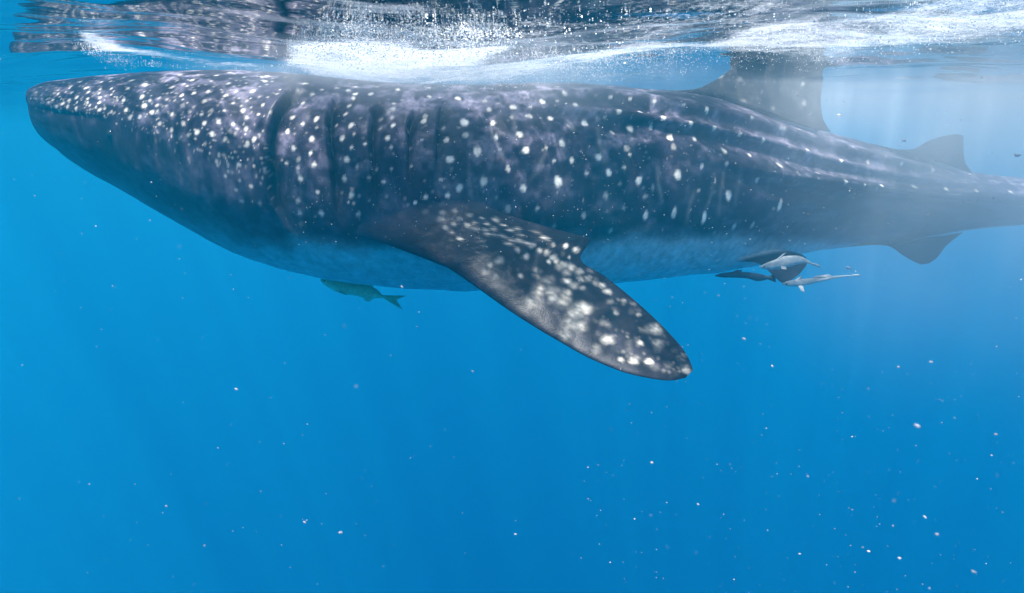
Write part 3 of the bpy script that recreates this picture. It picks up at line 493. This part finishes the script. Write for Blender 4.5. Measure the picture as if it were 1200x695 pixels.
# ------------------------------------------------------------------ fish that follow the shark
def fish(name, label, cat, spine, top, bot, depth, wfac, color_top, color_belly, fins, group=None, yaw=0.0, eye=None):
    """spine: x range; top / bot: outline points; fins: list of polygons given as (root a, root b, tip b, tip a)"""
    top, bot = np.array(top, float), np.array(bot, float); n, mt = 60, 20
    x = np.linspace(top[0, 0], top[-1, 0], n); a = pchip(top[:, 0], top[:, 1], x); b = pchip(bot[:, 0], bot[:, 1], x)
    d = depth+yaw*(x-x.mean())/100; pt, pb = at(x, a, d), at(x, b, d); c = (pt+pb)/2; h = np.linalg.norm(pt-pb, axis=1)/2
    tg = np.gradient(c, axis=0); tg /= np.linalg.norm(tg, axis=1)[:, None]; up = (pt-pb); up /= np.linalg.norm(up, axis=1)[:, None]+1e-9
    lt = np.cross(tg, up); lt *= np.where(lt[:, 1] > 0, -1, 1)[:, None]
    t_ = np.arange(mt)*2*math.pi/mt
    Q = c[:, None]+up[:, None]*(h[:, None]*np.cos(t_))[..., None]+lt[:, None]*(h[:, None]*wfac*np.sin(t_))[..., None]
    mixv = sstep(-.25, .35, np.cos(t_))[None, :, None]
    C_ = np.broadcast_to(np.array(color_belly)*(1-mixv)+np.array(color_top)*mixv, Q.shape).copy()
    G = np.arange(n*mt).reshape(n, mt); G2 = np.roll(G, -1, 1)
    F4 = [np.stack([G[:-1], G2[:-1], G2[1:], G[1:]], -1).reshape(-1, 4)]
    F3 = [np.stack([G[0], np.full(mt, n*mt), G2[0]], -1), np.stack([G[-1], G2[-1], np.full(mt, n*mt+1)], -1)]
    Vv = [Q.reshape(-1, 3), c[[0, -1]]]; Cv = [C_.reshape(-1, 3), np.array([color_top, color_top])]; cnt = n*mt+2
    for poly, dd, colr in fins:             # thin lens-shaped fins with a swollen root
        A0, B0, B1, A1 = [np.array(p, float) for p in poly]; k = 8
        for s in range(1):
            g1 = np.linspace(0, 1, k+1); V_ = []
            for v_ in g1:
                pa, pb_ = A0+(A1-A0)*v_, B0+(B1-B0)*v_
                e0 = np.linspace(0, 1, k+1); pts = pa[None]+(pb_-pa)[None]*e0[:, None]
                dep = depth+yaw*(pts[:, 0]-x.mean())/100+dd*v_
                w3 = at(pts[:, 0], pts[:, 1], dep); tk = .010*(1-.8*v_)*np.sin(e0*math.pi)+.0008
                V_.append(np.stack([w3-np.array([0, 1, 0])*tk[:, None], w3+np.array([0, 1, 0])*tk[:, None]], 1))
            V_ = np.array(V_)              # (row, col, side, 3)
            idx = cnt+np.arange(V_[..., 0].size).reshape(V_.shape[:3])
            for sd_ in (0, 1):
                q = np.stack([idx[:-1, :-1, sd_], idx[1:, :-1, sd_], idx[1:, 1:, sd_], idx[:-1, 1:, sd_]], -1).reshape(-1, 4)
                F4.append(q if sd_ == 0 else q[:, ::-1])
            rim = np.concatenate([idx[0, :-1], idx[:-1, -1], idx[-1, :0:-1], idx[:0:-1, 0]]); r2 = np.roll(rim, -1, 0)
            F4.append(np.stack([rim[:, 0], r2[:, 0], r2[:, 1], rim[:, 1]], -1))
            Vv.append(V_.reshape(-1, 3)); Cv.append(np.broadcast_to(np.array(colr), (V_[..., 0].size, 3))); cnt += V_[..., 0].size
    V = np.concatenate(Vv); org = c[n//2].copy()
    o = mesh_obj(name, V-org, [np.concatenate(F4), np.concatenate(F3)], skin_mat(name+'_skin', .4, .25, 30, .1), color=np.concatenate(Cv)); o.location = org
    tag(o, label, cat, group)
    if eye is not None:
        p = at(eye[0], eye[1], depth+yaw*(eye[0]-x.mean())/100); k = int(np.argmin(np.abs(x-eye[0])))
        V, F = ellipsoid((0, 0, 0), (.008, .005, .008), 6, 10); e = mesh_obj('eye', V, F, eye_m, parent=o); e.location = p+lt[k]*h[k]*wfac*.86-org
    return o
OL, OB = (.34, .44, .26), (.50, .58, .40)
fish('forked_tail_fish', 'olive brown fish with a forked tail swimming beneath the shark\'s belly', 'fish', None,
     [(376,327),(380,325.5),(393,328.5),(415,332),(433,335),(443,340),(449,346),(455,347.5)], [(376,330),(382,335),(399,343.5),(417,346.5),(431,350),(441,349.5),(449,349.5),(455,350)], 4.55, .62, OL, OB,
     [([(449,346),(450,350),(472,363),(464,351)], 0, OL), ([(449,346),(450,350),(464,351.5),(476,346.5)], 0, OL), ([(424,346),(438,349),(434,353.5),(428,352.5)], 0, OB), ([(405,331),(438,338),(437,335),(418,330.5)], 0, OL), ([(391,338),(397,340),(408,346),(403,345)], -.06, OL)], eye=(380.5,329), yaw=.05)
WH, SI = (.20, .24, .27), (.34, .38, .40)
fish('remora', 'pale remora riding against the shark\'s dark pelvic fin, upper of two', 'fish', None,
     [(890,312.5),(896,309),(908,304.5),(920,300),(932,299.5),(940,301),(947,305),(952,308)], [(890,314),(900,316),(914,315),(926,312.5),(936,309.5),(943,308.5),(948,309),(952,310)], 4.95, .55, WH, SI,
     [([(951,308),(951,310),(962,314),(959,309.5)], 0, WH), ([(909,304.5),(916,302),(921,296),(917,298)], 0, WH), ([(915,311),(921,312),(922,316),(916,315)], -.08, SI)], group='remoras under the whale shark', eye=(895,312.5), yaw=.1)
fish('remora', 'slim pale remora with a long thin tail swimming below the pelvic fin', 'fish', None,
     [(917,331.5),(925,329),(935,327.5),(945,326.5),(960,325),(975,323.6),(990,322.6),(1002,322.3)], [(917,333.8),(926,335.8),(938,335.5),(948,333.5),(962,330),(976,327),(990,324.5),(1002,323)], 4.95, .7, WH, SI,
     [([(934,333),(941,333),(943,343),(939,341)], -.05, SI), ([(930,329),(939,328),(940,323),(936,325)], 0, WH), ([(952,325.5),(975,323.8),(972,321.5),(957,323.2)], 0, WH), ([(999,321.8),(999,323.2),(1008,324),(1007,321)], 0, WH)], group='remoras under the whale shark', eye=(921,332.2), yaw=.1)
DK = (.03, .035, .05)
fish('remora', 'dark blue remora pressed under the shark\'s belly ahead of the pelvic fin', 'fish', None,
     [(838,322.3),(848,319.5),(862,318.5),(876,319),(888,320.5),(902,324)], [(838,323.8),(848,325.3),(862,325.5),(876,326.5),(888,329.5),(902,327)], 5.0, .7, DK, DK,
     [([(900,323.5),(900,327.5),(909,331),(909,321)], 0, DK), ([(856,319.5),(868,319.5),(870,317),(864,316)], 0, DK)], group='remoras under the whale shark', yaw=.08)

# ------------------------------------------------------------------ foam and bubbles at the surface
bub = plain_mat('bubble_white', (.90, .92, .93), .35, .05)
OCT = np.array([[1,0,0],[-1,0,0],[0,1,0],[0,-1,0],[0,0,1],[0,0,-1]], float)
OF = np.array([[0,2,4],[2,1,4],[1,3,4],[3,0,4],[2,0,5],[1,2,5],[3,1,5],[0,3,5]])
def swarm(name, pts, rad, mat, squash=1.0):
    n = len(pts); s = OCT[None]*rad[:, None, None]*np.array([1, 1, squash]); V = (pts[:, None]+s).reshape(-1, 3)
    F = (OF[None]+6*np.arange(n)[:, None, None]).reshape(-1, 3)
    return mesh_obj(name, V, [F], mat)
def on_surface(X, Y, sub):
    """points of the wavy surface met by the given directions, sunk by sub metres"""
    r = ray(X, Y); z = np.zeros(len(X))
    for _ in range(8):
        s = np.clip((z-CAM[2])/np.maximum(r[:, 2], 1e-3), 0, 14); p = CAM+r*s[:, None]; z = .5*z+.5*wave(p[:, 0], p[:, 1])
    p[:, 2] = wave(p[:, 0], p[:, 1])-sub
    return p
def clump(X, Y, s, seed):
    g = np.random.default_rng(seed); L = g.random((64, 64)); a = (X/s) % 62; b = (Y/s*2.2) % 62
    i, j = a.astype(int), b.astype(int); u, v = a-i, b-j
    return (L[i, j]*(1-u)+L[i+1, j]*u)*(1-v)+(L[i, j+1]*(1-u)+L[i+1, j+1]*u)*v
def foam(name, label, poly, n, rmin, rmax, seed, deep=.06, thr=.45, sharp=.25, feather=14, slant=0.0, long=1.0):
    g = np.random.default_rng(seed); P_ = np.array(poly); lo, hi = P_.min(0), P_.max(0)
    X = g.uniform(lo[0], hi[0], n*6); Y = g.uniform(lo[1], hi[1], n*6); k = in_poly(X, Y, poly)
    ed = edge_dist(X, Y, poly)
    U, W = X/long+500, (Y+slant*X)*1.0+300; cl = .45*clump(U, W, 30, seed)+.3*clump(U, W, 9, seed+1)+.25*clump(U, W, 3.5, seed+2)-.45*(1-sstep(0, feather, ed))
    k &= g.random(len(X)) < sstep(thr-sharp, thr+sharp, cl)
    X, Y = X[k][:n], Y[k][:n]; r = rmin+(rmax-rmin)*g.random(len(X))**4
    p = on_surface(X, Y, r+deep*g.random(len(X))**2.5)
    o = swarm(name, p, r, bub); tag(o, label, 'foam', kind='stuff'); return o
foam('foam_patch', 'broad bright white foam patch above the shark\'s gills', [(314,84),(322,44),(350,24),(420,6),(480,14),(520,26),(580,18),(626,34),(610,60),(530,84),(455,95),(370,98)], 16000, .0006, .0034, 101, .05, .34, .18, 22, .1, 1.8)
foam('foam_streak', 'narrow white foam streak above the shark\'s snout', [(80,46),(108,47),(150,62),(205,70),(300,76),(340,79),(300,86),(185,84),(122,80),(92,68)], 4000, .0006, .0028, 103, .02, .30, .25, 9, -.12, 3.0)
foam('foam_band', 'churned white foam band along the shark\'s back', [(450,80),(540,54),(640,50),(760,44),(850,48),(850,64),(760,78),(700,88),(630,95),(560,102),(470,98)], 16000, .0006, .0036, 105, .14, .36, .16, 16, .10, 3.5)
foam('foam_trail', 'thin scattered foam streaming back from the dorsal fin', [(770,52),(960,8),(1090,-14),(1330,-30),(1330,30),(1190,52),(1100,62),(985,84),(880,84),(790,76)], 6000, .0006, .0036, 107, .10, .40, .10, 20, .16, 5.0)
foam('loose_bubbles', 'loose sparkling bubbles scattered under the rippled surface', [(350,2),(980,2),(1000,30),(900,60),(780,80),(560,95),(400,80)], 1400, .0012, .0048, 109, .12, .45, .3, 10)

# ------------------------------------------------------------------ drifting flecks
fl_m = plain_mat('plankton_pale', (.66, .63, .65), .6, .1, clear=.45)
def fleck_mesh(seed):
    g = np.random.default_rng(seed); V, F = ellipsoid((0, 0, 0), (1, .7, .5), 5, 8); V = V*(1+.25*(g.random((len(V), 1))-.5)*2)
    return V, F
protos = []
for s in range(5):
    V, F = fleck_mesh(s); o = mesh_obj('plankton_fleck', V, F, fl_m); protos.append(o)
FL = [(1141,670,8,'largest pale fleck, low in the bottom right corner'),(1098,626,6,'pale fleck above the largest fleck near the bottom right corner'),(1054,654,6,'pale fleck left of the largest fleck near the bottom right corner'),
(1084,606,5.5,'topmost fleck of the bright group near the bottom right corner'),(1018,646,4.5,'leftmost fleck of the bright group near the bottom right corner'),(937,649,4.5,'pale fleck alone near the bottom edge, right of centre'),
(764,542,5,'lone pale fleck some way below the tip of the pectoral fin'),(818,591,4.5,'lone pale fleck far below the pectoral fin tip, lower of two'),(1075,499,8,'broad blurred bluish fleck right of centre in the open water'),
(1167,509,5.5,'pale fleck at the right edge beside the broad blurred fleck'),(905,429,4,'small fleck right of the pectoral fin tip'),(1053,430,5,'left fleck of a pair below the shark\'s tail'),(1091,424,5.5,'right fleck of a pair below the shark\'s tail'),
(357,612,5,'bright fleck near the bottom edge, left of centre'),(399,624,5.5,'longish pale fleck at the bottom, left of centre'),(277,456,5,'dim pinkish fleck in the empty water under the head'),(195,593,4,'small fleck low in the bottom left water'),
(554,435,4,'small fleck beneath the leading edge of the pectoral fin'),(872,397,6,'faint streaky fleck between the pectoral fin tip and the remoras'),(994,314,6.5,'pale fleck just right of the slim remora\'s tail'),(1192,182,7,'bright fleck at the right edge above the tail'),
(1137,205,4.5,'bright fleck beside the second dorsal fin'),(1059,165,5,'fleck over the back between the two dorsal fins'),(983,135,6,'bright fleck right behind the tip of the first dorsal fin'),(471,336,4,'pale fleck above the olive fish\'s tail'),(604,626,4,'small fleck at the bottom centre of the water')]
g = np.random.default_rng(77)
for k, (x, y, wpx, lab) in enumerate(FL):
    d = g.uniform(.7, 1.6) if wpx >= 5.5 else g.uniform(1.2, 2.8)
    if 880 < x and y < 340: d = g.uniform(1.5, 3.2)
    o = protos[k] if k < 5 else protos[k % 5].copy()
    if k >= 5: col.objects.link(o)
    o.location = at(x, y, d); s = wpx*.5*d/FPX*g.uniform(.8, 1.05); o.scale = (s, s, s)
    o.rotation_euler = (g.uniform(-.4, .4), g.uniform(0, .8), g.uniform(-.5, .5))
    tag(o, lab, 'plankton', 'plankton flecks drifting in the water')
n = 1000
X = np.where(g.random(n) < .45, g.uniform(0, 1200, n), 1200-520*g.random(n)**1.2); Y = g.uniform(60, 695, n); D = .45+3.3*g.random(n)**.8
r = np.clip(g.lognormal(0, .5, n)*.5, .2, 1.5)*np.maximum(D, .9)/FPX
p = at(X, Y, D); p[:, 2] = np.minimum(p[:, 2], -.02)
tag(swarm('marine_snow', p, r, plain_mat('marine_snow_jelly', (.6, .6, .62), .6, .1, clear=.6), .7), 'fine pale specks of marine snow hanging in the water', 'marine snow', kind='stuff')

n = 1300
X = g.uniform(330, 1010, n); Y = 90+200*g.random(n)**1.2; D = g.uniform(1.8, 3.7, n); p = at(X, Y, D); p[:, 2] = np.minimum(p[:, 2], -.03)
tag(swarm('fine_bubbles', p, np.clip(g.lognormal(0, .5, n)*.30, .12, .7)*D/FPX, plain_mat('bubble_clear', (.7, .72, .74), .3, .05, clear=.4)), 'tiny glinting bubbles drifting in front of the shark\'s flank', 'bubbles', kind='stuff')
# milk of very fine bubbles in the water, thickest near the surface: soft clouds
from functools import partial
def cloud_of_bubbles(c, rad, dens, fall_, nscale, label):
    c, rad = np.array(c), np.array(rad)
    V, F = ellipsoid((0, 0, 0), (1, 1, 1), 16, 32); V[:, 2] = np.minimum(V[:, 2], 0); V *= rad
    m, t, N, K = new_mat('fine_bubble_cloud'); out = N('ShaderNodeOutputMaterial'); pv = N('ShaderNodeVolumePrincipled')
    pv.inputs['Color'].default_value = (.95, .97, .98, 1); pv.inputs['Anisotropy'].default_value = .2
    tc = N('ShaderNodeTexCoord'); mp = N('ShaderNodeMapping'); mp.inputs['Scale'].default_value = tuple(1/rad)
    gr = N('ShaderNodeTexGradient'); gr.gradient_type = 'SPHERICAL'
    n_ = N('ShaderNodeTexNoise'); n_.inputs['Scale'].default_value = nscale; n_.inputs['Detail'].default_value = 3
    sp = N('ShaderNodeSeparateXYZ'); mt = partial(mth, N=N, K=K)
    K(tc.outputs['Object'], mp.inputs[0]); K(mp.outputs[0], gr.inputs[0]); K(tc.outputs['Object'], n_.inputs['Vector']); K(tc.outputs['Object'], sp.inputs[0])
    fall = mt('POWER', 2.718, mt('MULTIPLY', sp.outputs[2], fall_))
    nz = mt('MULTIPLY', mt('SUBTRACT', n_.outputs['Fac'], .28), 2.2, clamp=True)
    K(mt('MULTIPLY', mt('MULTIPLY', gr.outputs['Fac'], fall), mt('MULTIPLY', nz, dens)), pv.inputs['Density']); K(pv.outputs[0], out.inputs['Volume'])
    o = mesh_obj('bubble_haze', V, F, m); o.location = c
    tag(o, label, 'bubbles', kind='stuff')
cloud_of_bubbles((4.7, 4.9, -.06), (4.1, 3.3, 3.0), 1.5, 1.0, .9, 'milky cloud of very fine bubbles hanging over the shark\'s tail')
cloud_of_bubbles((-.3, 4.1, -.05), (1.7, 1.2, .42), 2.2, 3.0, 2.4, 'pale veil of fine bubbles under the foam along the shark\'s back')
